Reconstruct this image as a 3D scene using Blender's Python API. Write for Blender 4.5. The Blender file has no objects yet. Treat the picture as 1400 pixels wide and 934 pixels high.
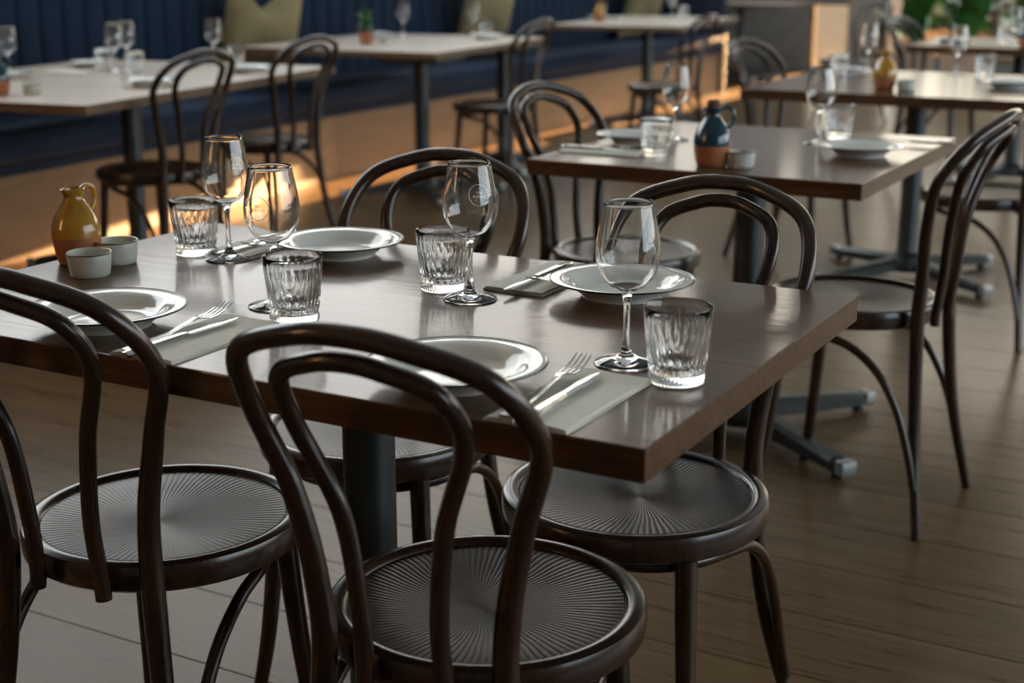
import bpy, math, random
from mathutils import Vector
from math import sin, cos, pi, radians as R, atan2, sqrt
random.seed(7)
SC = bpy.context.scene
COL = SC.collection

# ------------------------------------------------------------------ camera
cam = bpy.data.cameras.new('camera'); camo = bpy.data.objects.new('camera', cam); COL.objects.link(camo)
camo.location = (0, 0, 1.225); camo.rotation_euler = (R(74.8), 0, R(29.0))
cam.sensor_width = 36; cam.lens = 1957 / 1400 * 36
cam.clip_start = .05; cam.clip_end = 200
cam.dof.use_dof = True; cam.dof.focus_distance = 1.93; cam.dof.aperture_fstop = 4.0
SC.camera = camo
# ------------------------------------------------------------------ sky, sun, exposure
vs = SC.view_settings
vs.view_transform = 'Standard'; vs.look = 'None'; vs.gamma = 1; vs.use_curve_mapping = False
vs.exposure = 0.0
W = bpy.data.worlds.new('sky'); SC.world = W; W.use_nodes = True
nt = W.node_tree; nt.nodes.clear()
out = nt.nodes.new('ShaderNodeOutputWorld'); bg = nt.nodes.new('ShaderNodeBackground')
# bright evening haze: warm towards the sun (+Y), paler and cooler away from it
tcw = nt.nodes.new('ShaderNodeTexCoord'); spw = nt.nodes.new('ShaderNodeSeparateXYZ'); mrw = nt.nodes.new('ShaderNodeMapRange'); rpw = nt.nodes.new('ShaderNodeValToRGB')
mrw.inputs['From Min'].default_value = -1; mrw.inputs['From Max'].default_value = 1
nt.links.new(tcw.outputs['Generated'], spw.inputs[0]); nt.links.new(spw.outputs['Y'], mrw.inputs[0]); nt.links.new(mrw.outputs[0], rpw.inputs[0])
e = rpw.color_ramp.elements
e[0].position = .25; e[0].color = (.66, .82, 1.0, 1); e[1].position = 1.0; e[1].color = (1.0, .86, .68, 1)
x_ = e.new(.6); x_.color = (.86, .94, 1.0, 1); x_ = e.new(.9); x_.color = (1.0, .965, .94, 1)
SKY_STRENGTH = 4.9
bg.inputs[1].default_value = SKY_STRENGTH
nt.links.new(rpw.outputs[0], bg.inputs[0]); nt.links.new(bg.outputs[0], out.inputs[0])
sun = bpy.data.lights.new('low_sun', 'SUN'); sun.energy = 330; sun.angle = R(.25); sun.color = (1.0, .56, .25)
suno = bpy.data.objects.new('low_sun', sun); COL.objects.link(suno)
SUN_EL = 3.5
suno.rotation_euler = (R(-(90 - SUN_EL)), 0, 0)     # shines along -Y, a little downwards
suno.location = (-4.5, 30, 3)

# ------------------------------------------------------------------ materials
MAT = {}
def newmat(name):
    m = bpy.data.materials.new(name); m.use_nodes = True; MAT[name] = m
    n = m.node_tree; b = n.nodes['Principled BSDF']
    return m, n, b
def setp(b, **k):
    for a, v in k.items():
        b.inputs[a.replace('_', ' ')].default_value = v
def node(n, t, **k):
    x = n.nodes.new(t)
    for a, v in k.items(): setattr(x, a, v)
    return x
def coords(n, scale, src='Object'):
    tc = node(n, 'ShaderNodeTexCoord'); mp = node(n, 'ShaderNodeMapping')
    mp.inputs['Scale'].default_value = scale
    n.links.new(tc.outputs[src], mp.inputs[0]); return mp.outputs[0]
def ramp(n, fac, stops):
    r = node(n, 'ShaderNodeValToRGB'); e = r.color_ramp.elements
    while len(e) > 1: e.remove(e[-1])
    e[0].position = stops[0][0]; e[0].color = (*stops[0][1], 1)
    for p, c in stops[1:]:
        x = e.new(p); x.color = (*c, 1)
    n.links.new(fac, r.inputs[0]); return r.outputs[0]
def noise(n, vec, scale=1., detail=5, rough=.55, dist=0.):
    x = node(n, 'ShaderNodeTexNoise'); x.inputs['Scale'].default_value = scale
    x.inputs['Detail'].default_value = detail; x.inputs['Roughness'].default_value = rough
    x.inputs['Distortion'].default_value = dist
    n.links.new(vec, x.inputs['Vector']); return x.outputs['Fac']
def bump(n, b, h, strength=.2, dist=.002):
    x = node(n, 'ShaderNodeBump'); x.inputs['Strength'].default_value = strength; x.inputs['Distance'].default_value = dist
    n.links.new(h, x.inputs['Height']); n.links.new(x.outputs[0], b.inputs['Normal'])
    if b.inputs['Coat Weight'].default_value > .3: n.links.new(x.outputs[0], b.inputs['Coat Normal'])
def math_(n, op, a, b_=None, v=None):
    x = node(n, 'ShaderNodeMath', operation=op)
    n.links.new(a, x.inputs[0])
    if b_ is not None: n.links.new(b_, x.inputs[1])
    if v is not None: x.inputs[1].default_value = v
    return x.outputs[0]
def plain(name, col, rough=.5, metal=0., noise_amt=.12, scale=8., bmp=0., **k):
    m, n, b = newmat(name)
    v = coords(n, (scale,) * 3)
    f = noise(n, v, 1.)
    lo = tuple(c * (1 - noise_amt) for c in col); hi = tuple(min(1, c * (1 + noise_amt)) for c in col)
    n.links.new(ramp(n, f, [(.3, lo), (.7, hi)]), b.inputs['Base Color'])
    setp(b, Roughness=rough, Metallic=metal, **k)
    if bmp: bump(n, b, f, bmp, .002)
    return m
def wood(name, dark, light, scale, rough, coat=.0, bmp=.05, coat_r=.1, rnd=0., spec=.5):
    m, n, b = newmat(name)
    v = coords(n, scale)
    f = noise(n, v, 1., 7, .62, .6)
    v2 = coords(n, tuple(s * 3.3 for s in scale)); f2 = noise(n, v2, 1., 3, .5)
    mx = math_(n, 'ADD', math_(n, 'MULTIPLY', f, v=.68), math_(n, 'MULTIPLY', f2, v=.32))
    c = ramp(n, mx, [(.34, dark), (.52, tuple((a + q) / 2 for a, q in zip(dark, light))), (.68, light)])
    if rnd:
        oi = node(n, 'ShaderNodeObjectInfo'); hs = node(n, 'ShaderNodeHueSaturation')
        mr = node(n, 'ShaderNodeMapRange'); mr.inputs['To Min'].default_value = 1 - rnd; mr.inputs['To Max'].default_value = 1 + rnd
        n.links.new(oi.outputs['Random'], mr.inputs[0]); n.links.new(mr.outputs[0], hs.inputs['Value']); n.links.new(c, hs.inputs['Color']); c = hs.outputs[0]
    n.links.new(c, b.inputs['Base Color'])
    setp(b, Roughness=rough, Coat_Weight=coat, Coat_Roughness=coat_r, Specular_IOR_Level=spec)
    rr = node(n, 'ShaderNodeMapRange'); rr.inputs['To Min'].default_value = rough * .85; rr.inputs['To Max'].default_value = rough * 1.25
    n.links.new(mx, rr.inputs[0]); n.links.new(rr.outputs[0], b.inputs['Roughness'])
    if bmp: bump(n, b, mx, bmp, .0015)
    return m
M_BENT = wood('dark_stained_beech', (.018, .0088, .0055), (.050, .022, .012), (9, 9, 3), .24, .2, .03, .12)
M_TABLE = wood('dark_oak_veneer', (.046, .021, .010), (.140, .068, .032), (3.2, 52, 52), .34, .36, .22, .075, spec=.12)
M_LEDGE = wood('brown_edge_banding', (.10, .055, .028), (.20, .12, .065), (20, 20, 46), .4)
M_LTABLE = wood('pale_oak_veneer', (.50, .40, .32), (.70, .59, .49), (3.2, 46, 46), .34, .3, .06, .2)
M_FLOOR = wood('oak_floor_boards', (.075, .043, .018), (.155, .098, .048), (2.0, 30, 30), .27, .0, .025, .16, rnd=.10, spec=.13)
M_PANEL = wood('tan_bench_plinth', (.17, .105, .055), (.26, .165, .09), (4, 2, 20), .55)
M_WINW = wood('window_wood', (.16, .11, .07), (.30, .22, .15), (6, 6, 2), .5)
M_BLACK = plain('black_iron', (.012, .016, .016), .42, 0, .2, 20, .05, Specular_IOR_Level=.6)
M_STEELCAP = plain('worn_steel_cap', (.35, .36, .35), .35, .8)
M_STEEL = plain('polished_steel', (.62, .62, .60), .16, 1.0, .03)
M_PLATE = plain('off_white_glaze', (.80, .80, .75), .14, 0, .03, 8, 0, Coat_Weight=.4, Coat_Roughness=.05)
M_RIM = plain('dark_blue_rim_glaze', (.012, .016, .028), .2)
M_STONE = plain('pale_stoneware', (.60, .62, .54), .28, 0, .08, 30, .02)
M_TERRA = plain('terracotta', (.40, .14, .058), .6, 0, .18, 40, .02)
M_OCHRE = plain('ochre_glaze', (.46, .225, .014), .14, 0, .25, 14, .02, Coat_Weight=.6, Coat_Roughness=.06)
M_TEAL = plain('teal_glaze', (.012, .05, .075), .16, 0, .2, 14, .02, Coat_Weight=.6, Coat_Roughness=.06)
M_CORK = plain('brown_stopper', (.13, .045, .02), .6)
M_NAPKIN = plain('stone_grey_linen', (.82, .80, .71), .85, 0, .05, 120, 0)
M_GREEN = plain('leaf_green', (.03, .13, .02), .45, 0, .45, 25)
M_SUN_BLOCKER = plain('sun_blocker_green', (.03, .07, .02), .9, 0, .6, 6, .4, Specular_IOR_Level=.1)
M_SOIL = plain('potting_soil', (.03, .02, .012), .9)
M_WALL = plain('wall_paint', (.30, .29, .27), .7)
M_NAVYP = plain('navy_paint', (.012, .02, .038), .5)
M_CEIL = plain('ceiling_paint', (.50, .50, .49), .8)
M_STEPS = plain('terrace_paving', (.055, .05, .042), 1., 0, .3, 3, 0, Specular_IOR_Level=0.)
M_POST = plain('pale_post_paint', (.42, .37, .30), .6)
M_PINK = plain('peach_planter', (.55, .36, .24), .6)
def fabric(name, col, scale=160):
    m, n, b = newmat(name)
    f = noise(n, coords(n, (scale,) * 3), 1., 2); g = noise(n, coords(n, (5, 5, 5)), 1., 4)
    mx = math_(n, 'ADD', math_(n, 'MULTIPLY', f, v=.5), math_(n, 'MULTIPLY', g, v=.5))
    n.links.new(ramp(n, mx, [(.3, tuple(c * .65 for c in col)), (.7, tuple(c * 1.3 for c in col))]), b.inputs['Base Color'])
    setp(b, Roughness=.9, Specular_IOR_Level=.2); bump(n, b, mx, .06, .003)
    return m
M_NAVY = fabric('navy_upholstery', (.013, .027, .055))
M_KHAKI = fabric('khaki_linen', (.28, .225, .12))
def glassmat():
    m, n, b = newmat('clear_glass')
    setp(b, Base_Color=(.985, .99, .985, 1), Roughness=.0, IOR=1.5, Transmission_Weight=1.0)
    return m
M_GLASS = glassmat()
def panemat():
    m = bpy.data.materials.new('window_pane'); m.use_nodes = True; n = m.node_tree; n.nodes.clear()
    o = node(n, 'ShaderNodeOutputMaterial'); t = node(n, 'ShaderNodeBsdfTransparent'); g = node(n, 'ShaderNodeBsdfGlossy')
    g.inputs['Roughness'].default_value = .02; t.inputs[0].default_value = (.96, .97, .96, 1)
    lw = node(n, 'ShaderNodeLayerWeight'); lw.inputs[0].default_value = .5; mx = node(n, 'ShaderNodeMixShader')
    f = math_(n, 'ADD', math_(n, 'MULTIPLY', math_(n, 'POWER', lw.outputs['Facing'], v=5.), v=.9), v=.03)
    n.links.new(f, mx.inputs[0]); n.links.new(t.outputs[0], mx.inputs[1]); n.links.new(g.outputs[0], mx.inputs[2]); n.links.new(mx.outputs[0], o.inputs[0])
    return m
M_PANE = panemat()
def etchmat():
    m = bpy.data.materials.new('etched_white_print'); m.use_nodes = True; n = m.node_tree; n.nodes.clear()
    o = node(n, 'ShaderNodeOutputMaterial'); d = node(n, 'ShaderNodeBsdfDiffuse'); t = node(n, 'ShaderNodeBsdfTranslucent'); mx = node(n, 'ShaderNodeMixShader')
    d.inputs[0].default_value = t.inputs[0].default_value = (.95, .94, .90, 1); mx.inputs[0].default_value = .5
    n.links.new(d.outputs[0], mx.inputs[1]); n.links.new(t.outputs[0], mx.inputs[2]); n.links.new(mx.outputs[0], o.inputs[0])
    return m
M_ETCH = etchmat()
def seatmat():
    m, n, b = newmat('engraved_seat_veneer')
    tc = node(n, 'ShaderNodeTexCoord'); sp = node(n, 'ShaderNodeSeparateXYZ'); n.links.new(tc.outputs['Object'], sp.inputs[0])
    x = math_(n, 'ADD', sp.outputs[0], v=.004); y = math_(n, 'ADD', sp.outputs[1], v=.006)
    # the engraved fan swirls a little round an off-centre eye
    r = math_(n, 'SQRT', math_(n, 'ADD', math_(n, 'MULTIPLY', x, x), math_(n, 'MULTIPLY', y, y)))
    a = math_(n, 'ARCTAN2', y, x)
    nz = noise(n, coords(n, (9, 9, 9)), 1., 2)
    tw = math_(n, 'ADD', math_(n, 'MULTIPLY', a, v=54.), math_(n, 'MULTIPLY', nz, v=5.))
    tw = math_(n, 'ADD', tw, math_(n, 'MULTIPLY', r, v=34.))
    w = math_(n, 'ABSOLUTE', math_(n, 'SINE', tw))
    w = math_(n, 'POWER', w, v=.45)
    f = noise(n, coords(n, (9, 9, 30)), 1., 5)
    n.links.new(ramp(n, f, [(.3, (.016, .0095, .0065)), (.7, (.036, .019, .012))]), b.inputs['Base Color'])
    setp(b, Roughness=.32, Coat_Weight=.05, Coat_Roughness=.2, Specular_IOR_Level=.22)
    bump(n, b, w, .40, .0014)
    return m
M_SEAT = seatmat()

# ------------------------------------------------------------------ mesh helpers
def me(name, V, F, mat, smooth=True, angle=40):
    m = bpy.data.meshes.new(name); m.from_pydata([tuple(v) for v in V], [], F); m.update()
    if mat: m.materials.append(mat)
    if smooth:
        m.polygons.foreach_set('use_smooth', [True] * len(m.polygons))
        m.set_sharp_from_angle(angle=R(angle))
    return m
def obj(name, m, parent=None, loc=(0, 0, 0), rz=0.):
    o = bpy.data.objects.new(name, m); COL.objects.link(o)
    o.location = loc; o.rotation_euler = (0, 0, rz)
    if parent: o.parent = parent
    return o
def tag(o, label, cat, group=None):
    o['label'] = label; o['category'] = cat
    if group: o['group'] = group
    return o
def struct(o):
    o['kind'] = 'structure'; return o
def thing(name, label, cat, loc=(0, 0, 0), rz=0., group=None):
    o = bpy.data.objects.new(name, None); COL.objects.link(o)
    o.location = loc; o.rotation_euler = (0, 0, rz); o.empty_display_size = .1
    return tag(o, label, cat, group)
def cat_rom(P, n=6, closed=False):
    P = [Vector(p) for p in P]
    Q = [2 * P[0] - P[1]] + P + [2 * P[-1] - P[-2]]
    o = []
    for k in range(1, len(Q) - 2):
        a, b, c, d = Q[k - 1:k + 3]
        for i in range(n):
            t = i / n
            o.append(.5 * ((2 * b) + (c - a) * t + (2 * a - 5 * b + 4 * c - d) * t * t + (3 * b - a - 3 * c + d) * t ** 3))
    o.append(Q[-2]); return o
def tube(path, rad, seg=12, cap=True):
    path = [Vector(p) for p in path]; n = len(path)
    if not hasattr(rad, '__len__'): rad = [rad] * n
    V, F = [], []
    t0 = (path[1] - path[0]).normalized()
    up = Vector((0, 0, 1)) if abs(t0.z) < .9 else Vector((1, 0, 0))
    nv = t0.cross(up).normalized()
    for i, p in enumerate(path):
        t = (path[min(i + 1, n - 1)] - path[max(i - 1, 0)]).normalized()
        nv = (nv - t * nv.dot(t)).normalized(); bv = t.cross(nv)
        for k in range(seg):
            a = 2 * pi * k / seg
            V.append(p + (nv * cos(a) + bv * sin(a)) * rad[i])
    for i in range(n - 1):
        for k in range(seg):
            k2 = (k + 1) % seg
            F.append((i * seg + k, i * seg + k2, (i + 1) * seg + k2, (i + 1) * seg + k))
    if cap:
        F.append(tuple(range(seg))[::-1]); F.append(tuple((n - 1) * seg + k for k in range(seg)))
    return V, F
def lathe(prof, seg=48, closed=True, rfun=None):
    """prof (r,z) list; r=0 ends become poles. closed: loop ends meet on the axis."""
    V, F, rings = [], [], []
    for r, z in prof:
        if r < 1e-6:
            rings.append([len(V)]); V.append((0, 0, z))
        else:
            s = len(V)
            for k in range(seg):
                a = 2 * pi * k / seg
                q = r if rfun is None else rfun(r, z, a)
                V.append((q * cos(a), q * sin(a), z))
            rings.append(list(range(s, s + seg)))
    for A, B in zip(rings[:-1], rings[1:]):
        for k in range(seg):
            k2 = (k + 1) % seg
            if len(A) == 1 and len(B) == 1: continue
            if len(A) == 1: F.append((A[0], B[k2], B[k]))
            elif len(B) == 1: F.append((A[k], A[k2], B[0]))
            else: F.append((A[k], A[k2], B[k2], B[k]))
    return V, F
def lathe_ring(prof, seg=48):
    """closed profile loop (torus-like)"""
    V, F = [], []; m = len(prof)
    for r, z in prof:
        for k in range(seg):
            a = 2 * pi * k / seg; V.append((r * cos(a), r * sin(a), z))
    for i in range(m):
        j = (i + 1) % m
        for k in range(seg):
            k2 = (k + 1) % seg
            F.append((i * seg + k, j * seg + k, j * seg + k2, i * seg + k2))
    return V, [f[::-1] for f in F]
def box(x0, x1, y0, y1, z0, z1):
    V = [(x0, y0, z0), (x1, y0, z0), (x1, y1, z0), (x0, y1, z0), (x0, y0, z1), (x1, y0, z1), (x1, y1, z1), (x0, y1, z1)]
    F = [(3, 2, 1, 0), (4, 5, 6, 7), (0, 1, 5, 4), (1, 2, 6, 5), (2, 3, 7, 6), (3, 0, 4, 7)]
    return V, F
def rbox(x0, x1, y0, y1, z0, z1, b=.002):
    """box with a chamfer on every edge"""
    V, F = [], []
    import bmesh
    bm = bmesh.new(); vv, ff = box(x0, x1, y0, y1, z0, z1)
    vs_ = [bm.verts.new(v) for v in vv]
    for f in ff: bm.faces.new([vs_[i] for i in f])
    bmesh.ops.bevel(bm, geom=list(bm.edges), offset=b, segments=2, profile=.6, affect='EDGES', clamp_overlap=True)
    bm.verts.index_update()
    V = [v.co.copy() for v in bm.verts]; F = [tuple(v.index for v in f.verts) for f in bm.faces]
    bm.free(); return V, F
def join(*parts):
    V, F = [], []
    for v, f in parts:
        s = len(V); V += list(v); F += [tuple(i + s for i in q) for q in f]
    return V, F
def xf(vf, loc=(0, 0, 0), rz=0., s=1.):
    c, n = cos(rz), sin(rz)
    return [(v[0] * s * c - v[1] * s * n + loc[0], v[0] * s * n + v[1] * s * c + loc[1], v[2] * s + loc[2]) for v in vf[0]], vf[1]

# ------------------------------------------------------------------ the room
WL, WR, WB, WF, HC = -5.75, 3.4, 15.2, -3.2, 5.4
floor = struct(obj('floor', me('floor', *box(WL, WR, WF, WB, -.12, -.022), M_SOIL, False)))
PW, G = .236, .0022
stuffV, stuffF = [], []
y = 1.76 - PW * 20; row = 0
while y < WB:
    x = WL + random.uniform(-1.6, -.2); 
    while x < WR:
        L = random.choice((1.9, 2.2, 2.4))
        a, b = max(x, WL) + G / 2, min(x + L, WR) - G / 2
        y0, y1 = max(y, WF) + G / 2, min(y + PW, WB) - G / 2
        if b - a > .05 and y1 - y0 > .02:
            cx, cy = (a + b) / 2, (y0 + y1) / 2
            vf = rbox(-(b - a) / 2, (b - a) / 2, -(y1 - y0) / 2, (y1 - y0) / 2, -.021, 0, .0012)
            if -5.0 < cx + 1.1 and cx - 1.1 < .3 and .9 < cy < 14.6:
                obj('plank', me('plank', *vf, M_FLOOR, False), floor, (cx, cy, 0))
            else:
                v2, f2 = xf(vf, (cx, cy, 0)); s = len(stuffV); stuffV += v2; stuffF += [tuple(i + s for i in q) for q in f2]
        x += L
    y += PW; row += 1
o = obj('plank_field', me('plank_field', stuffV, stuffF, M_FLOOR, False), floor); o['kind'] = 'stuff'

struct(obj('ceiling', me('ceiling', *box(WL - .2, WR + .2, WF - .2, WB + .2, HC, HC + .2), M_CEIL, False)))
struct(obj('wall_front', me('wall_front', *box(WL - .2, WR + .2, WF - .2, WF, -.12, HC), M_WALL, False)))
# left wall: solid to 1.55 m, long clerestory windows above the banquette
LW0, LW1 = 1.95, 4.9
LY = [(2.2, 12.75), (13.85, 15.0)]
struct(obj('wall_left', me('wall_left', *join(box(WL - .2, WL, WF, WB, -.12, LW0), box(WL - .2, WL, WF, WB, LW1, HC),
    box(WL - .2, WL, WF, LY[0][0], LW0, LW1), box(WL - .2, WL, LY[0][1], LY[1][0], LW0, LW1), box(WL - .2, WL, LY[1][1], WB, LW0, LW1)), M_WALL, False)))
RW0, RW1 = .55, 2.7
struct(obj('wall_right', me('wall_right', *join(box(WR, WR + .2, WF, WB, -.12, RW0), box(WR, WR + .2, WF, WB, RW1, HC),
    box(WR, WR + .2, WF, .6, RW0, RW1), box(WR, WR + .2, 13.8, WB, RW0, RW1)), M_WALL, False)))
# back wall: low slot added for the sun strip, a pale post, then tall glazing
B0, B1, BT = -4.06, 2.9, 4.2
struct(obj('wall_back', me('wall_back', *join(box(WL - .2, -4.80, WB, WB + .2, -.12, 2.6), box(WL - .2, -4.80, WB, WB + .2, 5.0, HC), box(WL - .2, -5.15, WB, WB + .2, 2.6, 5.0), box(-4.80, -4.36, WB, WB + .2, .72, HC),
    box(-4.36, B0, WB, WB + .2, -.12, HC), box(B0, WR + .2, WB, WB + .2, BT, HC), box(B1, WR + .2, WB, WB + .2, -.12, BT),
    box(B0, B1, WB, WB + .2, -.12, .12), box(-4.80, -4.36, WB, WB + .2, -.12, 0)), M_WALL, False)))
def window(name, ax, a0, a1, z0, z1, plane, nm, fw=.055, mat=M_WINW, trans=False):
    """frame with mullions in plane x=plane (ax 'y') or y=plane (ax 'x')"""
    bars = []; t = .05
    def bx(u0, u1, w0, w1):
        return box(plane - t, plane + t, u0, u1, w0, w1) if ax == 'y' else box(u0, u1, plane - t, plane + t, w0, w1)
    bars += [bx(a0, a1, z0, z0 + fw), bx(a0, a1, z1 - fw, z1), bx(a0, a0 + fw, z0, z1), bx(a1 - fw, a1, z0, z1)]
    f = struct(obj(name, me(name + '_frame', *join(*bars), mat, False)))
    step = (a1 - a0) / nm
    for k in range(1, nm):
        u = a0 + k * step
        obj('mullion', me('mullion', *bx(u - fw / 2, u + fw / 2, z0 + fw, z1 - fw), mat, False), f)
    if trans: obj('transom', me('transom', *bx(a0, a1, trans - fw / 2, trans + fw / 2), mat, False), f)
    t = .004
    for k in range(nm):
        obj('pane', me('pane', *bx(a0 + k * step, a0 + (k + 1) * step, z0, z1), M_PANE, False), f)
    return f
window('window_1', 'y', *LY[0], LW0, LW1, WL - .1, 6)
window('window_5', 'y', *LY[1], LW0, LW1, WL - .1, 1)
window('window_6', 'x', -5.15, -4.80, 2.6, 5.0, WB + .1, 1)
window('window_2', 'y', .6, 13.8, RW0, RW1, WR + .1, 8)
window('window_3', 'x', B0, B1, .12, BT, WB + .1, 6, .075, M_WINW, 2.05)
window('sun_slot', 'x', -4.80, -4.36, 0, .72, WB + .1, 1, .03)  # added opening, sized to let in only the low strip of sun
def portal(loc, rot, sx, sy):
    l = bpy.data.lights.new('window_portal', 'AREA'); l.shape = 'RECTANGLE'; l.size = sx; l.size_y = sy
    l.cycles.is_portal = True
    o = bpy.data.objects.new('window_portal', l); COL.objects.link(o); o.location = loc; o.rotation_euler = rot
for a_, b_ in LY: portal((WL - .04, (a_ + b_) / 2, (LW0 + LW1) / 2), (0, R(-90), 0), LW1 - LW0, b_ - a_)
portal((-4.975, WB + .04, 3.8), (R(-90), 0, 0), .35, 2.4)
portal((WR + .04, 7.2, (RW0 + RW1) / 2), (0, R(90), 0), RW1 - RW0, 13.2)
portal((-4.58, WB + .04, .36), (R(-90), 0, 0), .44, .72)
portal(((B0 + B1) / 2, WB + .04, (BT + .12) / 2), (R(-90), 0, 0), B1 - B0, BT - .12)
# pale post between the added sun slot and the glazing
struct(obj('trim_1', me('trim_1', *rbox(-4.37, -4.05, WB - .06, WB - .002, 0, 2.75, .01), M_POST, False)))
struct(obj('terrace', me('terrace', *box(-40, 60, WB + .2, 90, -.2, -.03), M_STEPS, False)))
# clipped greenery added to block the low sun from the wide glazing
def sun_blocker():
    V, F = [], []
    nx, nz = 200, 26; rnd = random.Random(3)
    x0, x1, z1 = -4.21, 46.0, 7.15
    for side, yy in ((0, 60.), (1, 61.)):
        for j in range(nz + 1):
            for i in range(nx + 1):
                e = 0 if i in (0, nx) else 1
                V.append((x0 + (x1 - x0) * i / nx + e * rnd.uniform(-.03, .03), yy + rnd.uniform(-.09, .09), z1 * j / nz - .03 + (rnd.uniform(-.05, .08) if j == nz else 0)))
    s = (nx + 1) * (nz + 1); w = nx + 1
    for j in range(nz):
        for i in range(nx):
            a = j * w + i
            F.append((a, a + 1, a + 1 + w, a + w)); F.append((s + a, s + a + w, s + a + w + 1, s + a + 1))
    for i in range(nx):
        a = nz * w + i; F.append((a, a + 1, s + a + 1, s + a))
    for j in range(nz):
        a = j * w; F.append((a, a + w, s + a + w, s + a)); a += nx; F.append((a, s + a, s + a + w, a + w))
    return V, F
tag(obj('sun_blocker', me('sun_blocker', *sun_blocker(), M_SUN_BLOCKER, False)), 'tall dark green clipped sun blocker added outside the glazing', 'sun_blocker')

# low planting in boxes on the terrace just outside the glazing
def bush(w, d, h, seed):
    rn = random.Random(seed); V, F = [], []
    for k in range(900):
        x, y_, z = rn.uniform(-w / 2, w / 2), rn.uniform(-d / 2, d / 2), .42 + (h - .42) * rn.random()
        a, b, L = rn.uniform(0, 6.3), rn.uniform(-1, 1), rn.uniform(.10, .22)
        u = Vector((cos(a) * cos(b), sin(a) * cos(b), sin(b))) * L; v = Vector((-sin(a), cos(a), .3)) * L * .3
        p = Vector((x, y_, z)); s_ = len(V); V += [p - v * .2, p + u * .5 - v, p + u, p + u * .5 + v]; F.append((s_, s_ + 1, s_ + 2, s_ + 3))
    return V, F
for k in range(4):
    t = thing('planter_box', ['green planting in a wooden box outside the glazing, nearest the pale post', 'green planting in a wooden box outside, second from the pale post', 'green planting in a wooden box outside, third from the pale post', 'green planting in a wooden box outside, farthest from the pale post'][k], 'planter', (-3.2 + 2.05 * k, 16.3, -.03), 0, 'planter boxes outside the glazing')
    obj('box', me('box', *rbox(-.8, .8, -.25, .25, 0, .45, .01), M_WINW, False), t)
    f_ = obj('foliage', me('foliage', *bush(1.6, .5, 1.35, 20 + k), M_GREEN, False), t); f_['kind'] = 'stuff'
# ------------------------------------------------------------------ banquette
BL = [(-4.42, 1.2), (-4.57, 3.9), (-4.73, 6.5), (-4.73, 12.4)]     # line of the seat front, plan view
def offs(d):
    """polyline moved d metres towards the wall (-X)"""
    r = []
    for i, (x, y) in enumerate(BL):
        a = BL[max(i - 1, 0)]; b = BL[min(i + 1, len(BL) - 1)]
        tx, ty = b[0] - a[0], b[1] - a[1]; l = sqrt(tx * tx + ty * ty)
        r.append((x - ty / l * d, y + tx / l * d))
    return r
def sweep(prof):
    """prof: closed list of (depth,z) swept along the bench line"""
    V, F = [], []; m = len(prof)
    for d, z in prof:
        for x, y in offs(d): V.append((x, y, z))
    n = len(BL)
    for i in range(m):
        j = (i + 1) % m
        for k in range(n - 1):
            F.append((i * n + k, i * n + k + 1, j * n + k + 1, j * n + k))
    F.append(tuple(i * n for i in range(m))); F.append(tuple(i * n + n - 1 for i in range(m))[::-1])
    return V, F
bq = thing('banquette', 'long navy upholstered banquette with channelled back along the left wall', 'bench', (0, 0, 0))
obj('plinth', me('plinth', *sweep([(.0, .0), (.0, .385), (.5, .385), (.5, 0)]), M_PANEL, False), bq)
def arc(cx, cz, r, a0, a1, n=5): return [(cx + r * cos(R(a0 + (a1 - a0) * k / n)), cz + r * sin(R(a0 + (a1 - a0) * k / n))) for k in range(n + 1)]
obj('seat_rail', me('seat_rail', *sweep([(-.012, .352), (-.012, .392), (.4, .392), (.4, .352)]), M_NAVY, False), bq)
obj('seat_cushion', me('seat_cushion', *sweep(arc(.0, .425, .03, 270, 180, 4) + arc(.015, .470, .045, 180, 90, 5) + [(.62, .505), (.62, .395)]), M_NAVY, True, 50), bq)
obj('back_board', me('back_board', *sweep([(.66, .40), (.66, 1.32), (.80, 1.32), (.80, .40)]), M_NAVYP, False), bq)
# channels of the back: one rounded roll every 15 cm
def along(d, s):
    P = offs(d); 
    for a, b in zip(P[:-1], P[1:]):
        l = sqrt((b[0] - a[0]) ** 2 + (b[1] - a[1]) ** 2)
        if s <= l: return a[0] + (b[0] - a[0]) * s / l, a[1] + (b[1] - a[1]) * s / l, atan2(b[1] - a[1], b[0] - a[0])
        s -= l
    return None
chv = []
for z, w in ((.49, .86), (.55, 1), (1.22, 1), (1.27, .8)):
    for k in range(9):
        a = pi * k / 8; chv.append((.0735 * math.copysign(abs(cos(a)) ** .45, cos(a)) * (.95 + .05 * w), .034 * sin(a) ** .5 * w if 0 < k < 8 else 0., z))
chf = []
for j in range(3):
    for k in range(8):
        a = j * 9 + k; chf.append((a, a + 1, a + 10, a + 9))
chf += [tuple(range(9))[::-1], tuple(27 + k for k in range(9))]
for j in range(3): chf.append((j * 9 + 8, j * 9, j * 9 + 9, j * 9 + 17))
chm = me('back_channel', chv, chf, M_NAVY, True, 60)
s = .1
while True:
    p = along(.655, s)
    if p is None: break
    c_ = obj('back_channel', chm, bq, (p[0], p[1], 0), p[2] + pi)
    s += .150
obj('end_panel', me('end_panel', *rbox(-5.55, -4.71, 12.41, 12.49, 0, 1.34, .006), M_NAVYP, False), bq)

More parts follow.
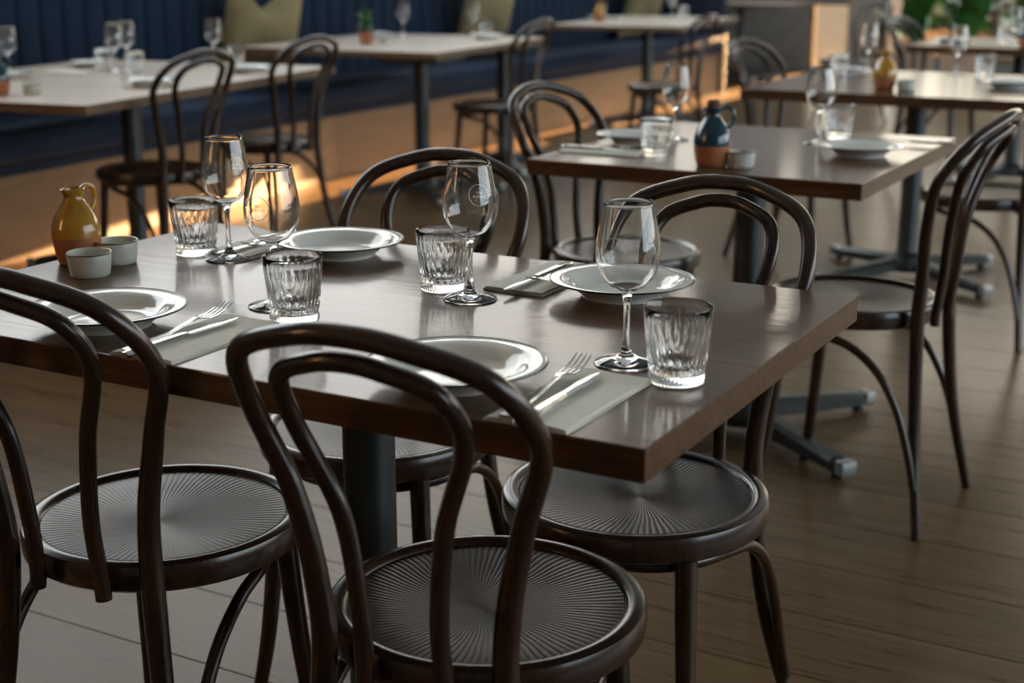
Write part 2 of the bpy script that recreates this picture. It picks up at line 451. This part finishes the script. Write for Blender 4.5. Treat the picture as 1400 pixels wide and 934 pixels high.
# ------------------------------------------------------------------ bentwood chair
OUT = [(.19, -.245, 0), (.138, -.208, .22), (.115, -.190, .435), (.1186, -.194, .55), (.1412, -.203, .66), (.1695, -.2284, .7560), (.1443, -.2835, .8320), (.066, -.316, .866), (0, -.322, .874)]
INN = [(.052, -.209, .430), (.050, -.209, .46), (.049, -.218, .54), (.0622, -.228, .65), (.099, -.255, .7550), (.0904, -.291, .8150), (.0406, -.312, .840), (0, -.316, .846)]
def mirror(P): return P + [(-x, y, z) for x, y, z in P[::-1][1:]]
p_out = cat_rom(mirror(OUT), 8)
r_out = [(.0115 + .0040 * min(p.z / .42, 1)) if p.z < .46 else (.0155 - .0035 * min((p.z - .46) / .3, 1)) for p in p_out]
p_inn = cat_rom(mirror(INN), 8)
HOOP = [(.172, -.226, .10), (.165, -.204, .18), (.162, -.172, .268), (.160, -.125, .340), (.157, -.060, .386), (.148, .010, .400), (.126, .070, .403), (.075, .116, .403), (0, .130, .403)]
CH = dict(
    outer_hoop=me('outer_hoop', *tube(p_out, r_out, 14), M_BENT),
    inner_hoop=me('inner_hoop', *tube(p_inn, [.0108] * len(p_inn), 12), M_BENT),
    leg_hoop=me('leg_hoop', *tube(cat_rom(mirror(HOOP), 7), .0092, 12), M_BENT),
    seat_ring=me('seat_ring', *lathe_ring([(r_, z_ + .009) for r_, z_ in [(.166, .444), (.170, .4545), (.175, .4585), (.186, .4590), (.193, .456), (.1955, .449), (.196, .437), (.1945, .424), (.189, .419), (.165, .419)][::-1]], 72), M_BENT),
    seat_panel=me('seat_panel', *lathe([(r_, z_ + .009) for r_, z_ in [(0, .4445), (.03, .4447), (.07, .446), (.11, .4485), (.145, .4515), (.1685, .4525), (.1685, .428), (0, .428)]][::-1], 96), M_SEAT, True, 60),
    leg=[me('leg', *tube(cat_rom([(s * .126, .108, .422), (s * .134, .118, .28), (s * .146, .134, .12), (s * .162, .152, 0)], 5), [.0165, .0163, .016, .0158, .0155, .015, .0147, .0144, .014, .0137, .0133, .013, .0126, .0122, .0118, .0115], 14), M_BENT) for s in (1, -1)])
def chair(x, y, rot, label, group, hs=1.):
    t = thing('bentwood_chair', label, 'chair', (x, y, 0), R(rot), group); t.scale = (1, 1, hs)
    for k in ('outer_hoop', 'inner_hoop', 'leg_hoop', 'seat_ring', 'seat_panel'): obj(k, CH[k], t)
    for m in CH['leg']: obj('leg', m, t)
    return t
G1 = 'chairs round the front table'; G2 = 'chairs round the table behind'; G3 = 'chairs along the banquette tables'; G4 = 'chairs at the far tables'
chair(-1.342, 1.412, 7, 'dark bentwood chair at the lower left corner, left end of near side', G1)
chair(-.806, 1.390, 4.5, 'dark bentwood chair nearest the camera, front and centre, back towards us', G1)
chair(-1.300, 1.880, 188, 'dark bentwood chair across front table, behind the two leftmost wine glasses and plate', G1)
chair(-.798, 1.812, 180, 'dark bentwood chair across front table, back behind the rightmost tumbler', G1)
chair(-.860, 3.140, 86, 'dark bentwood chair standing sideways at the right, its tall back seen edge on', G2, 1.03)
chair(-1.545, 3.42, -103, 'dark bentwood chair at the left end of the table with the teal jug', G2)
chair(-3.62, 3.86, 84, 'dark bentwood chair at the left banquette table, nearer of the pair', G3, 1.03)
chair(-3.78, 4.70, 84, 'dark bentwood chair at the left banquette table, farther of the pair', G3, 1.03)
chair(-3.70, 6.45, 88, 'dark bentwood chair at the banquette table with the little plant', G3, 1.03)
chair(-3.42, 8.00, 85, 'dark bentwood chair alone in front of the farthest banquette table', G3)
chair(-1.79, 5.70, -103, 'dark bentwood chair at the left end of the upper right table, pale glints', G4)
chair(-.92, 4.86, 78, 'dark bentwood chair cut by the right edge, only seat and legs showing', G4)
chair(-1.80, 8.20, -103, 'dark bentwood chair at the far table near the top right corner', G4)
chair(-3.05, 10.6, 150, 'dark bentwood chair far back in front of the green plant', G4)

# ------------------------------------------------------------------ tables
def arm_mesh(L=.42):
    P = [(.03, .030, .035, .085), (.30, .026, .022, .062), (L - .03, .024, .018, .052), (L, .020, .018, .036)]
    V, F = [], []
    for x, w, z0, z1 in P:
        c = w * .55
        V += [(x, -w, z0), (x, w, z0), (x, w, z1 - .012), (x, c, z1), (x, -c, z1), (x, -w, z1 - .012)]
    for i in range(3):
        for k in range(6):
            k2 = (k + 1) % 6; F.append((i * 6 + k, i * 6 + k2, i * 6 + 6 + k2, i * 6 + 6 + k))
    F.append(tuple(range(6))[::-1]); F.append(tuple(18 + k for k in range(6)))
    return V, F
ARM = me('base_arm', *arm_mesh(), M_BLACK, False)
CAP = me('foot_cap', *xf(rbox(-.016, .016, -.023, .023, .012, .050, .007), (.425, 0, 0)), M_STEELCAP, True, 30)
GLIDE = me('glide', *xf(lathe([(0, 0), (.014, 0), (.016, .004), (.012, .02), (0, .02)], 16), (.395, 0, 0)), M_BLACK)
def table(x, y, w, d, label, rz=0., th=.037, mat=M_TABLE, arms=56, group=None, col_r=.038, zt=.75, off=(0, 0), cols=((0, 0),)):
    t = thing('pedestal_table', label, 'table', (x, y, 0), R(rz), group)
    ox, oy = off
    obj('tabletop', me('tabletop', *rbox(-w / 2 - ox, w / 2 - ox, -d / 2 - oy, d / 2 - oy, zt - th, zt, .0022), mat, False), t)
    if mat is M_LTABLE:
        e = .006; x0, x1, y0, y1 = -w / 2 - ox, w / 2 - ox, -d / 2 - oy, d / 2 - oy
        for q in ((x0 - e, x1 + e, y0 - e, y0), (x0 - e, x1 + e, y1, y1 + e), (x0 - e, x0, y0, y1), (x1, x1 + e, y0, y1)):
            obj('edge_band', me('edge_band', *box(*q, zt - th, zt - .0005), M_LEDGE, False), t)
    cm = me('column', *lathe([(0, .03), (.075, .03), (.078, .07), (.06, .095), (col_r + .004, .105), (col_r, .12), (col_r, zt - th - .022), (0, zt - th - .022)], 28), M_BLACK)
    pm = me('mounting_plate', *rbox(-.17, .17, -.17, .17, zt - th - .024, zt - th - .0005, .003), M_BLACK, False)
    for cx, cy in cols:
        obj('column', cm, t, (cx, cy, 0)); obj('mounting_plate', pm, t, (cx, cy, 0))
        for k in range(4):
            b = obj('base_arm', ARM, t, (cx, cy, 0), R(arms + 90 * k)); obj('foot_cap', CAP, b); obj('glide', GLIDE, b)
    return t
TX0, TX1, TY0, TY1 = -1.727, -.534, 1.236, 1.989
table((TX0 + TX1) / 2, (TY0 + TY1) / 2, TX1 - TX0, TY1 - TY0, 'large dark wooden pedestal table in front, laid for four', 0, .037, M_TABLE, 38)
table(-1.22, 3.455, .81, .90, 'dark wooden pedestal table behind on the right with the teal jug', 0, .037, M_TABLE, 56)
table(-1.31, 5.54, 1.02, 1.10, 'dark pedestal table at upper right, carrying the ochre jug with terracotta foot', 0, .037, M_TABLE, 56)
table(-1.42, 8.28, 1.02, .95, 'far dark pedestal table at the top right corner', 0, .037, M_TABLE, 56)
GL = 'banquette tables'
table(-4.097, 4.268, 1.22, 1.76, 'brown wooden table at upper left in front of the banquette', 9, .032, M_LTABLE, 36, GL, off=(.118, .073))
table(-4.45, 6.74, 1.16, 1.45, 'brown banquette table carrying the little potted plant', 6, .032, M_LTABLE, 39, GL, cols=((.40, -.53), (.40, .53)))
table(-4.28, 9.75, .92, 1.6, 'brown banquette table farther back carrying an ochre jug', 6, .032, M_LTABLE, 40, GL)
table(-5.04, 13.75, 1.2, .9, 'brown table end at the top edge beyond the banquette', 0, .032, M_LTABLE, 40, GL)

# ------------------------------------------------------------------ tableware
ZT = .75
def bowl_r(z):      # outer bowl radius of the wine glass
    P = [(.088, .006), (.0905, .012), (.096, .021), (.104, .0285), (.114, .0345), (.126, .0378), (.138, .0385), (.152, .0372), (.168, .0345), (.182, .0318), (.196, .0292)]
    for (a, r), (b, q) in zip(P[:-1], P[1:]):
        if z <= b: return r + (q - r) * max(0, (z - a)) / (b - a)
    return P[-1][1]
outer = [(0, .0016), (.020, .0013), (.034, .0005), (.0372, .0002), (.0383, .0012), (.0375, .0024), (.026, .0048), (.014, .0082), (.0075, .0135), (.0048, .022), (.0040, .034), (.0038, .055), (.0041, .072), (.0050, .082), (.0075, .0885), (.0125, .0925)]
zs = [.096 + (.1955 - .096) * k / 22 for k in range(23)]
outer += [(bowl_r(z), z) for z in zs]
inner = [(bowl_r(z) - .0011, z) for z in zs[::-1]] + [(.0150, .0945), (.0085, .0920), (.003, .0910), (0, .0908)]
WG = me('wine_glass', *lathe(outer + [(bowl_r(.1955) - .0005, .1962)] + inner, 56), M_GLASS, True, 70)
NFL = 22
def tumr(r, z, a):
    if r < .0303 and z > .018: return r
    if z < .0115 and z > .0008: return r - .0011 * abs(sin(NFL * a / 1.0))
    if .016 < z < .068 and r > .0303:
        e = min(1, (z - .016) / .006) * min(1, max(0, (.068 - z) / .030)) ** .8
        return r - .0042 * e * (1 - abs(cos(NFL * a / 2)) ** .9)
    return r
tp = [(0, .0022), (.026, .002), (.030, .0003), (.0322, .0012), (.0330, .005), (.0330, .009), (.0318, .0125), (.0315, .0145)]
tp += [(.0325 + (.0385 - .0325) * (k / 13) ** .75, .016 + .053 * k / 13) for k in range(14)]
tp += [(.0390, .077), (.0398, .0885), (.0394, .0898), (.0386, .0890), (.0373, .076), (.0358, .058), (.0338, .040), (.0310, .0275), (.0300, .0240), (.0262, .0205), (.018, .0192), (0, .019)]
TG = me('tumbler', *lathe(tp, 176, True, tumr), M_GLASS, True, 55)
PL = me('plate', *lathe([(r_, z_ * .82) for r_, z_ in [(0, .004), (.050, .004), (.0535, .0), (.0575, 0), (.0590, .005), (.066, .011), (.0755, .0215), (.0835, .0258), (.1035, .0300), (.1042, .0312), (.1030, .0322), (.0840, .0288), (.0765, .0252), (.0690, .0150), (.0615, .0092), (.050, .0072), (0, .0068)]], 72), M_PLATE, True, 50)
PR = me('rim_line', *lathe_ring([(.1034 + .0013 * cos(a), .0311 * .82 + .0013 * sin(a)) for a in [2 * pi * k / 8 for k in range(8)]], 72), M_RIM)
RK = me('ramekin', *lathe([(0, .0), (.0275, 0), (.0292, .0015), (.0308, .010), (.0325, .024), (.0335, .0355), (.0328, .0368), (.0312, .0365), (.0300, .027), (.0285, .012), (.0265, .0055), (0, .005)], 44), M_STONE, True, 50)
RR = me('rim_line', *lathe_ring([(.0332 + .0011 * cos(a), .0352 + .0011 * sin(a)) for a in [2 * pi * k / 8 for k in range(8)]], 44), M_RIM)
def ell(prof): return prof
JLOW = me('unglazed_foot', *lathe([(0, 0), (.0275, 0), (.0300, .002), (.0335, .014), (.0365, .030), (.0380, .0440), (.0362, .0440), (.0340, .03), (.028, .006), (0, .005)], 48), M_TERRA, True, 50)
def spout(r, z, a):
    k = max(0, (z - .104) / .015); return r * (1 + .30 * k * max(0, cos(a - pi)) ** 6)
JUPP = [(.0362, .0430), (.0381, .0438), (.0383, .052), (.0372, .060), (.0345, .069), (.0300, .079), (.0240, .089), (.0180, .098), (.0150, .105), (.0150, .110), (.0172, .1165), (.0178, .1190), (.0165, .1196), (.0142, .112), (.0132, .104), (.0165, .096), (.028, .078), (.0358, .058), (.0362, .0430)]
JU = {}
for nm, mt in (('ochre', M_OCHRE), ('teal', M_TEAL)):
    JU[nm] = (me('glazed_body', *lathe(JUPP, 48, True, spout), mt, True, 50),
              me('handle', *tube(cat_rom([(.0150, 0, .1150), (.0260, 0, .1200), (.0385, 0, .1150), (.0425, 0, .1020), (.0385, 0, .0870), (.0290, 0, .0760)], 6), .0040, 10), mt))
STOP = me('stopper', *lathe([(0, .108), (.0105, .108), (.0135, .1225), (.0135, .1265), (.0125, .134), (.0115, .135), (0, .135)], 24), M_CORK)
def fork_mesh():
    V, F = [], []
    P = [(-.100, .0065, .0010, .0022), (-.098, .0082, .0010, .0025), (-.07, .0070, .0012, .0025), (-.02, .0036, .0030, .0024), (.02, .0028, .0085, .0022), (.036, .0048, .0110, .0018), (.046, .0100, .0095, .0014), (.056, .0114, .0078, .0013)]
    for y, w, z, h in P:
        V += [(-w, y, z), (w, y, z), (w * .75, y, z + h), (-w * .75, y, z + h)]
    for i in range(len(P) - 1):
        for k in range(4):
            k2 = (k + 1) % 4; F.append((i * 4 + k, i * 4 + k2, i * 4 + 4 + k2, i * 4 + 4 + k))
    n = (len(P) - 1) * 4
    F += [(3, 2, 1, 0), (n, n + 1, n + 2, n + 3)]
    return V, F
FK = me('handle', *fork_mesh(), M_STEEL, True, 35)
def tine(x):
    V, F = [], []
    P = [(.053, .0016, .0078), (.070, .0013, .0085), (.088, .0011, .0125), (.103, .0006, .0185)]
    for y, w, z in P: V += [(x - w, y, z), (x + w, y, z), (x + w, y, z + .0013), (x - w, y, z + .0013)]
    for i in range(3):
        for k in range(4):
            k2 = (k + 1) % 4; F.append((i * 4 + k, i * 4 + k2, i * 4 + 4 + k2, i * 4 + 4 + k))
    F += [(3, 2, 1, 0), (12, 13, 14, 15)]
    return V, F
TINES = [me('tine', *tine(x), M_STEEL, False) for x in (-.0093, -.0031, .0031, .0093)]
def strip(P):
    """P rows (y, half width, zmid, half thickness) -> slender solid"""
    V, F = [], []
    for y, w, z, h in P:
        V += [(-w, y, z), (-w * .6, y, z + h), (w * .6, y, z + h), (w, y, z), (w * .6, y, z - h), (-w * .6, y, z - h)]
    for i in range(len(P) - 1):
        for k in range(6):
            k2 = (k + 1) % 6; F.append((i * 6 + k2, i * 6 + k, i * 6 + 6 + k, i * 6 + 6 + k2))
    n = (len(P) - 1) * 6
    F += [tuple(range(6)), tuple(n + k for k in range(6))[::-1]]
    return V, F
KH = me('handle', *strip([(-.105, .0060, .0045, .0030), (-.102, .0082, .0045, .0038), (-.06, .0070, .0045, .0038), (-.005, .0056, .0045, .0034), (.006, .0052, .0045, .0028)]), M_STEEL, True, 50)
KB = me('blade', *strip([(.004, .0050, .0045, .0016), (.012, .0085, .0045, .0012), (.06, .0092, .0045, .0010), (.088, .0075, .0045, .0009), (.104, .0016, .0045, .0006)]), M_STEEL, True, 30)
def napkin_mesh(w=.100, l=.212):
    V, F = [], []
    nx, ny = 8, 14
    def z(u, v, lay): return .0016 * lay + .0012 + .0007 * sin(u * 5 + lay) * sin(v * 4 + lay * 2) + (.0012 if lay else 0) * (1 - (2 * u - 1) ** 4)
    parts = []
    for lay in (0, 1, 2):
        V = []; F = []
        ins = .0015 * lay
        for s_, dz in ((0, 0), (1, .0014)):
            for j in range(ny + 1):
                for i in range(nx + 1):
                    u, v = i / nx, j / ny
                    V.append(((u - .5) * (w - ins * 2) + .0012 * sin(v * 7 + lay), (v - .5) * (l - ins) + .001 * sin(u * 6), z(u, v, lay) + dz - .001))
        n = (nx + 1) * (ny + 1); W_ = nx + 1
        for j in range(ny):
            for i in range(nx):
                a = j * W_ + i; F.append((a, a + W_, a + W_ + 1, a + 1)); F.append((n + a, n + a + 1, n + a + W_ + 1, n + a + W_))
        rim = [i for i in range(nx)] + [nx + j * W_ for j in range(ny)] + [ny * W_ + nx - i for i in range(nx)] + [(ny - j) * W_ for j in range(ny)]
        for a, b in zip(rim, rim[1:] + rim[:1]): F.append((a, b, n + b, n + a))
        parts.append((V, F))
    return parts
NP = [me('napkin', *p, M_NAPKIN, True, 60) for p in napkin_mesh()]

def logo_mesh():
    """ring and two lines of lettering wrapped on the bowl, centred on local +X"""
    parts = []
    zc, rad = .143, .0160
    n = 48; V, F = [], []
    def wrap(u, v, lift):
        z = zc + v; r = bowl_r(z) + lift; a = u / r
        return (r * cos(a), r * sin(a), z)
    V, F = [], []
    for k in range(n):
        a = 2 * pi * k / n
        for q, li in ((rad, .00015), (rad - .0009, .00015), (rad - .0009, .0004), (rad, .0004)): V.append(wrap(q * cos(a), q * sin(a), li))
    for k in range(n):
        k2 = (k + 1) % n
        for i in range(4):
            j = (i + 1) % 4; F.append((k * 4 + i, k * 4 + j, k2 * 4 + j, k2 * 4 + i))
    parts.append((V, F))
    for txt, size, v0 in (('san', .0072, .0022), ('franco', .0078, -.0040), ("'", .008, -.0125)):
        cu = bpy.data.curves.new('t', 'FONT'); cu.body = txt; cu.size = size; cu.align_x = 'CENTER'; cu.extrude = 0
        if txt == "'": cu.offset_x = .0055
        t = bpy.data.objects.new('t', cu); COL.objects.link(t)
        bpy.context.view_layer.update()
        m = bpy.data.meshes.new_from_object(t.evaluated_get(bpy.context.evaluated_depsgraph_get()))
        vv = [v.co.copy() for v in m.vertices]; ff = [tuple(p.vertices) for p in m.polygons]
        parts.append(([wrap(v.x, v.y + v0, .0003) for v in vv], ff))
        bpy.data.objects.remove(t); bpy.data.curves.remove(cu); bpy.data.meshes.remove(m)
    return join(*parts)
LOGO = me('logo', *logo_mesh(), M_ETCH, False)

def wine(x, y, label, group, logo=None, z=ZT):
    o = tag(obj('wine_glass', WG, None, (x, y, z)), label, 'wine glass', group)
    if logo is not None: obj('logo', LOGO, o, (0, 0, 0), logo)
    return o
def tumbler(x, y, label, group, rz=0., z=ZT): return tag(obj('tumbler', TG, None, (x, y, z), rz), label, 'glass', group)
def plate(x, y, label, group, z=ZT):
    t = tag(obj('plate', PL, None, (x, y, z)), label, 'plate', group); obj('rim_line', PR, t); return t
def ramekin(x, y, label, group, z=ZT):
    t = tag(obj('ramekin', RK, None, (x, y, z)), label, 'ramekin', group); obj('rim_line', RR, t); return t
def jug(x, y, glaze, rz, label, s=1., stop=False, z=ZT):
    t = thing('jug', label, 'jug', (x, y, z), R(rz), 'two-tone stoneware jugs'); t.scale = (s, s, s)
    obj('unglazed_foot', JLOW, t); obj('glazed_body', JU[glaze][0], t); obj('handle', JU[glaze][1], t)
    if stop: obj('stopper', STOP, t)
    return t
def napkin(x, y, rot, label, group, z=ZT):
    t = thing('napkin', label, 'napkin', (x, y, z), R(rot), group)
    for m in NP: obj('fold', m, t)
    return t
def fork(x, y, rot, label, group, z=ZT + .0058):
    t = thing('fork', label, 'fork', (x, y, z), R(rot), group)
    obj('handle', FK, t)
    for m in TINES: obj('tine', m, t)
    return t
def knife(x, y, rot, label, group, z=ZT + .0058):
    t = thing('knife', label, 'knife', (x, y, z), R(rot), group)
    obj('handle', KH, t); obj('blade', KB, t); return t
def away(x, y): return atan2(y, x)          # bearing from the camera to a point
gw, gt, gp, gn, gr = 'stemmed wine glasses', 'cut glass tumblers', 'white plates with a dark rim line', 'folded grey napkins', 'pale ramekins with dark rims'
gf, gk = 'steel forks', 'steel knives'
# front table
wine(-1.490, 1.752, 'wine glass at the back left of the front table beside the leftmost tumbler', gw, away(-1.49, 1.752) - R(32))
wine(-1.226, 1.534, 'wine glass in front of the left far plate, logo on its left side', gw, away(-1.214, 1.512) + pi - R(30))
wine(-1.010, 1.700, 'wine glass in the middle of the front table, overlapping its tumbler', gw, away(-1.01, 1.70) - R(22))
wine(-.680, 1.508, 'wine glass at the right of the front table, before the far right plate', gw, away(-.68, 1.508) + pi - R(25))
tumbler(-1.563, 1.757, 'cut glass tumbler at the left end of the front table, near the ramekins', gt, .1)
tumbler(-1.152, 1.480, 'cut glass tumbler at centre left behind the nearest chair hoop', gt, .3)
tumbler(-1.076, 1.735, 'cut glass tumbler in the middle of the front table, left of wine glass', gt, .2)
tumbler(-.598, 1.468, 'largest looking cut glass tumbler, by the right edge of the front table', gt, .0)
plate(-.833, 1.828, 'white plate on the far right side of the front table', gp)
plate(-.817, 1.345, 'white plate behind the hoop of the nearest chair', gp)
plate(-1.356, 1.868, 'white plate on the far left side of the front table', gp)
plate(-1.357, 1.345, 'white plate at lower left, in front of the two ramekins', gp)
jug(-1.680, 1.613, 'ochre', 88, 'ochre glazed jug with terracotta foot on the front table', 1.0)
ramekin(-1.598, 1.556, 'pale ramekin at front of the pair beside the ochre jug', gr)
ramekin(-1.628, 1.645, 'pale ramekin at back of the pair beside the ochre jug', gr)
napkin(-1.200, 1.344, 0, 'folded grey napkin between the two near plates', gn)
napkin(-.670, 1.344, -1, 'folded grey napkin near the right front corner, before the right tumbler', gn)
napkin(-.975, 1.868, 180, 'folded grey napkin left of the far right plate', gn)
napkin(-1.505, 1.868, 180, 'folded grey napkin left of the far left plate, behind wine glasses', gn)
fork(-1.230, 1.340, 3, 'steel fork on the napkin between the near plates', gf)
fork(-.700, 1.340, 2, 'steel fork on the napkin near the right front corner', gf)
fork(-.945, 1.872, 178, 'steel fork left of the far right plate', gf)
fork(-1.475, 1.872, 178, 'steel fork left of the far left plate, seen through a wine glass', gf)
knife(-1.205, 1.322, 0, 'steel knife on the napkin between the near plates', gk)
knife(-.672, 1.322, 2, 'steel knife on the napkin near the right front corner', gk)
knife(-.975, 1.840, 180, 'steel knife left of the far right plate', gk)
knife(-1.505, 1.840, 180, 'steel knife left of the far left plate, seen through a wine glass', gk)
# second table
tumbler(-1.378, 3.205, 'tumbler left of the stoppered teal jug', gt)
wine(-1.452, 3.500, 'wine glass behind the left tumbler on the table with the teal jug', gw)
plate(-1.515, 3.395, 'white plate at the left end of the table with the teal jug', gp)
napkin(-1.505, 3.190, -90, 'folded grey napkin at the left front corner of the table with the teal jug', gn)
fork(-1.515, 3.215, -90, 'steel fork on the napkin of the table with the teal jug', gf)
knife(-1.515, 3.185, -90, 'steel knife on the napkin of the table with the teal jug', gk)
jug(-1.195, 3.105, 'teal', 30, 'teal glazed jug with terracotta foot, handle and brown stopper, right of centre', 1.12, True)
ramekin(-1.130, 3.120, 'grey ramekin right of the stoppered teal jug', gr)
wine(-1.100, 3.610, 'wine glass behind the right plate of the table with the teal jug', gw)
tumbler(-1.085, 3.740, 'tumbler behind the wine glass on the table with the teal jug', gt)
plate(-.945, 3.450, 'white plate at the right end of the table with the teal jug', gp)
knife(-.880, 3.700, 90, 'steel knife beyond the right plate of the table with the teal jug', gk)
# third table
jug(-1.355, 5.205, 'ochre', 160, 'ochre glazed jug with terracotta foot on the upper right table', 1.12)
ramekin(-1.275, 5.200, 'small ramekin right of the ochre jug on the upper right table', gr)
tumbler(-1.640, 5.610, 'tumbler left of the ochre jug on the upper right table', gt)
wine(-1.630, 5.980, 'wine glass right behind the ochre jug on the upper right table', gw)
plate(-1.690, 5.800, 'white plate at the left end of the upper right table', gp)
wine(-1.265, 5.960, 'wine glass at the right of the upper right table beside a tumbler', gw)
tumbler(-1.150, 5.930, 'tumbler at the right of the upper right table, near the frame edge', gt)
plate(-.970, 5.480, 'white plate at the right edge of the picture on the upper right table', gp)
# far table
plate(-1.76, 8.12, 'white plate on the far table at the top right', gp)
tumbler(-1.52, 8.30, 'tumbler on the far table, left of its jug', gt)
wine(-1.44, 8.12, 'wine glass on the far table, left of its jug', gw)
jug(-1.345, 7.96, 'teal', 180, 'teal glazed jug with terracotta foot on the far table', 1.12)
# banquette tables
jug(-3.985, 3.52, 'teal', 20, 'teal glazed jug cut by the left edge on the banquette table', 1.12)
ramekin(-3.905, 3.60, 'small ramekin right of the jug on the left banquette table', gr)
wine(-4.545, 4.08, 'wine glass at the left edge of the picture on the banquette table', gw)
plate(-4.46, 3.98, 'white plate at the left edge of the picture on the banquette table', gp)
wine(-4.345, 4.46, 'wine glass on the left banquette table, front one of a touching pair', gw)
wine(-4.430, 4.62, 'wine glass on the left banquette table, back one of a touching pair', gw)
tumbler(-4.42, 4.47, 'tumbler left of the pair of wine glasses on the banquette table', gt)
tumbler(-4.20, 4.42, 'tumbler right of the pair of wine glasses on the banquette table', gt)
plate(-4.60, 4.58, 'white plate behind the tumblers on the left banquette table', gp)
plate(-3.75, 4.02, 'white plate behind the hoop of the nearer banquette chair', gp)
plate(-3.84, 4.70, 'white plate behind the hoop of the farther banquette chair', gp)
wine(-4.26, 4.98, 'wine glass before the khaki cushion on the left banquette table', gw)
tumbler(-4.10, 4.93, 'tumbler before the khaki cushion on the left banquette table', gt)
napkin(-4.50, 4.36, 98, 'folded grey napkin at the back of the left banquette table', gn)
ramekin(-4.42, 6.56, 'small ramekin right of the potted plant', gr)
wine(-4.72, 7.20, 'wine glass behind the little potted plant', gw)
plate(-4.82, 7.05, 'white plate left behind the little potted plant', gp)
wine(-4.42, 7.50, 'wine glass at the far side of the table with the plant', gw)
tumbler(-4.30, 7.44, 'tumbler at the far side of the table with the plant', gt)
plate(-4.14, 7.18, 'white plate near the chair at the table with the plant', gp)
jug(-4.55, 9.50, 'ochre', 10, 'ochre jug at the top edge on the far banquette table', 1.12)
ramekin(-4.44, 9.56, 'small ramekin beside the far ochre jug', gr)
plate(-4.66, 9.72, 'white plate left of the far ochre jug', gp)
tumbler(-4.20, 10.22, 'tumbler on the far banquette table behind a chair hoop', gt)
wine(-4.34, 10.34, 'wine glass on the far banquette table behind a chair hoop', gw)

# ------------------------------------------------------------------ cushions on the banquette
def cushion_mesh(w=.56, h=.56, t=.09, dent=.0):
    V, F = [], []; n = 22
    for s in (1, -1):
        for j in range(n + 1):
            for i in range(n + 1):
                u, v = 2 * i / n - 1, 2 * j / n - 1
                k = (max(0, 1 - u * u) ** .42) * (max(0, 1 - v * v) ** .42)
                pin = 1 - .07 * (1 - abs(u)) * abs(v) - .0
                x = u * w / 2 * (1 - .07 * (1 - v * v)) ; z = v * h / 2 * (1 - .07 * (1 - u * u))
                if dent and v > 0: z -= dent * v * v * math.exp(-(u / .38) ** 2)
                V.append((x, s * (t * k * (1 + .12 * sin(3 * u + 2 * v))), z + h / 2))
    m = (n + 1) ** 2; w_ = n + 1
    for j in range(n):
        for i in range(n):
            a = j * w_ + i; F.append((a, a + w_, a + w_ + 1, a + 1)); F.append((m + a, m + a + 1, m + a + w_ + 1, m + a + w_))
    return V, F
def cushion(x, y, rz, lean, label, dent):
    m = me('cushion', *cushion_mesh(dent=dent), M_KHAKI, True, 80)
    o = tag(obj('cushion', m, None, (x, y, .512)), label, 'cushion', 'khaki cushions on the banquette')
    o.rotation_euler = (R(lean), 0, R(rz)); return o
cushion(-5.215, 6.42, 80, 15, 'khaki linen cushion with a dented top behind the left banquette table', .14)
cushion(-5.22, 8.9, 84, 17, 'khaki linen cushion behind the table with the little plant', .05)
cushion(-5.22, 11.60, 84, 17, 'khaki linen cushion farthest along the banquette', .05)

# ------------------------------------------------------------------ plants
def leaf_mesh(L, w):
    V, F = [], []; n = 5
    for k in range(n + 1):
        t = k / n; ww = w * sin(pi * min(.97, t * .9 + .08)) ; z = L * t - .25 * L * t * t; x = L * t * .75
        V += [(x, -ww, z), (x, 0, z - .12 * w), (x, ww, z)]
    for k in range(n):
        a = k * 3; F += [(a, a + 1, a + 4, a + 3), (a + 1, a + 2, a + 5, a + 4)]
    s = len(V); V += [(x, y, z - .0015) for x, y, z in V]; F += [tuple(i + s for i in f[::-1]) for f in F]
    return V, F
def plant(name, x, y, z, pot_r, pot_h, potmat, nleaf, L, label, seed):
    rn = random.Random(seed)
    t = thing(name, label, 'plant', (x, y, z))
    p = obj('pot', me('pot', *lathe([(0, 0), (pot_r * .72, 0), (pot_r * .95, pot_h * .85), (pot_r, pot_h * .86), (pot_r, pot_h), (pot_r * .9, pot_h), (pot_r * .85, pot_h * .8), (0, pot_h * .8)], 28), potmat, True, 40), t)
    obj('soil', me('soil', *lathe([(0, pot_h * .80), (pot_r * .84, pot_h * .80), (pot_r * .6, pot_h * .86), (0, pot_h * .88)][::1], 20), M_SOIL), p)
    obj('stem', me('stem', *tube([(0, 0, pot_h * .8), (.01 * L, 0, pot_h + L * .5), (0, .02 * L, pot_h + L)], [.03 * L, .025 * L, .012 * L], 8), M_GREEN), t)
    for k in range(nleaf):
        h = rn.uniform(.0, .85) * L
        o = obj('leaf', leaf_variants(L)[k % 3], t, (0, 0, pot_h * .9 + h), rn.uniform(0, 2 * pi))
        o.rotation_euler[1] = R(rn.uniform(-35, 25)); o.scale = (rn.uniform(.7, 1.1),) * 3
    return t
_lv = {}
def leaf_variants(L):
    if L not in _lv: _lv[L] = [me('leaf', *leaf_mesh(L * a, L * b), M_GREEN, True, 80) for a, b in ((.62, .13), (.5, .15), (.72, .11))]
    return _lv[L]
plant('potted_plant', -4.50, 6.50, ZT, .043, .062, M_TERRA, 22, .11, 'little green plant in a terracotta pot on the banquette table', 1)
plant('potted_shrub', -3.45, 14.3, 0, .22, .40, M_PINK, 46, .95, 'green leafy shrub in a pot nearest the pale post at the far glazing', 2)
plant('potted_shrub', -2.75, 13.3, 0, .24, .42, M_PINK, 46, .95, 'green leafy shrub in a peach pot behind the far chair', 3)
plant('potted_shrub', -2.35, 14.4, 0, .22, .40, M_POST, 46, .95, 'green leafy shrub in a pale pot at the top right', 4)
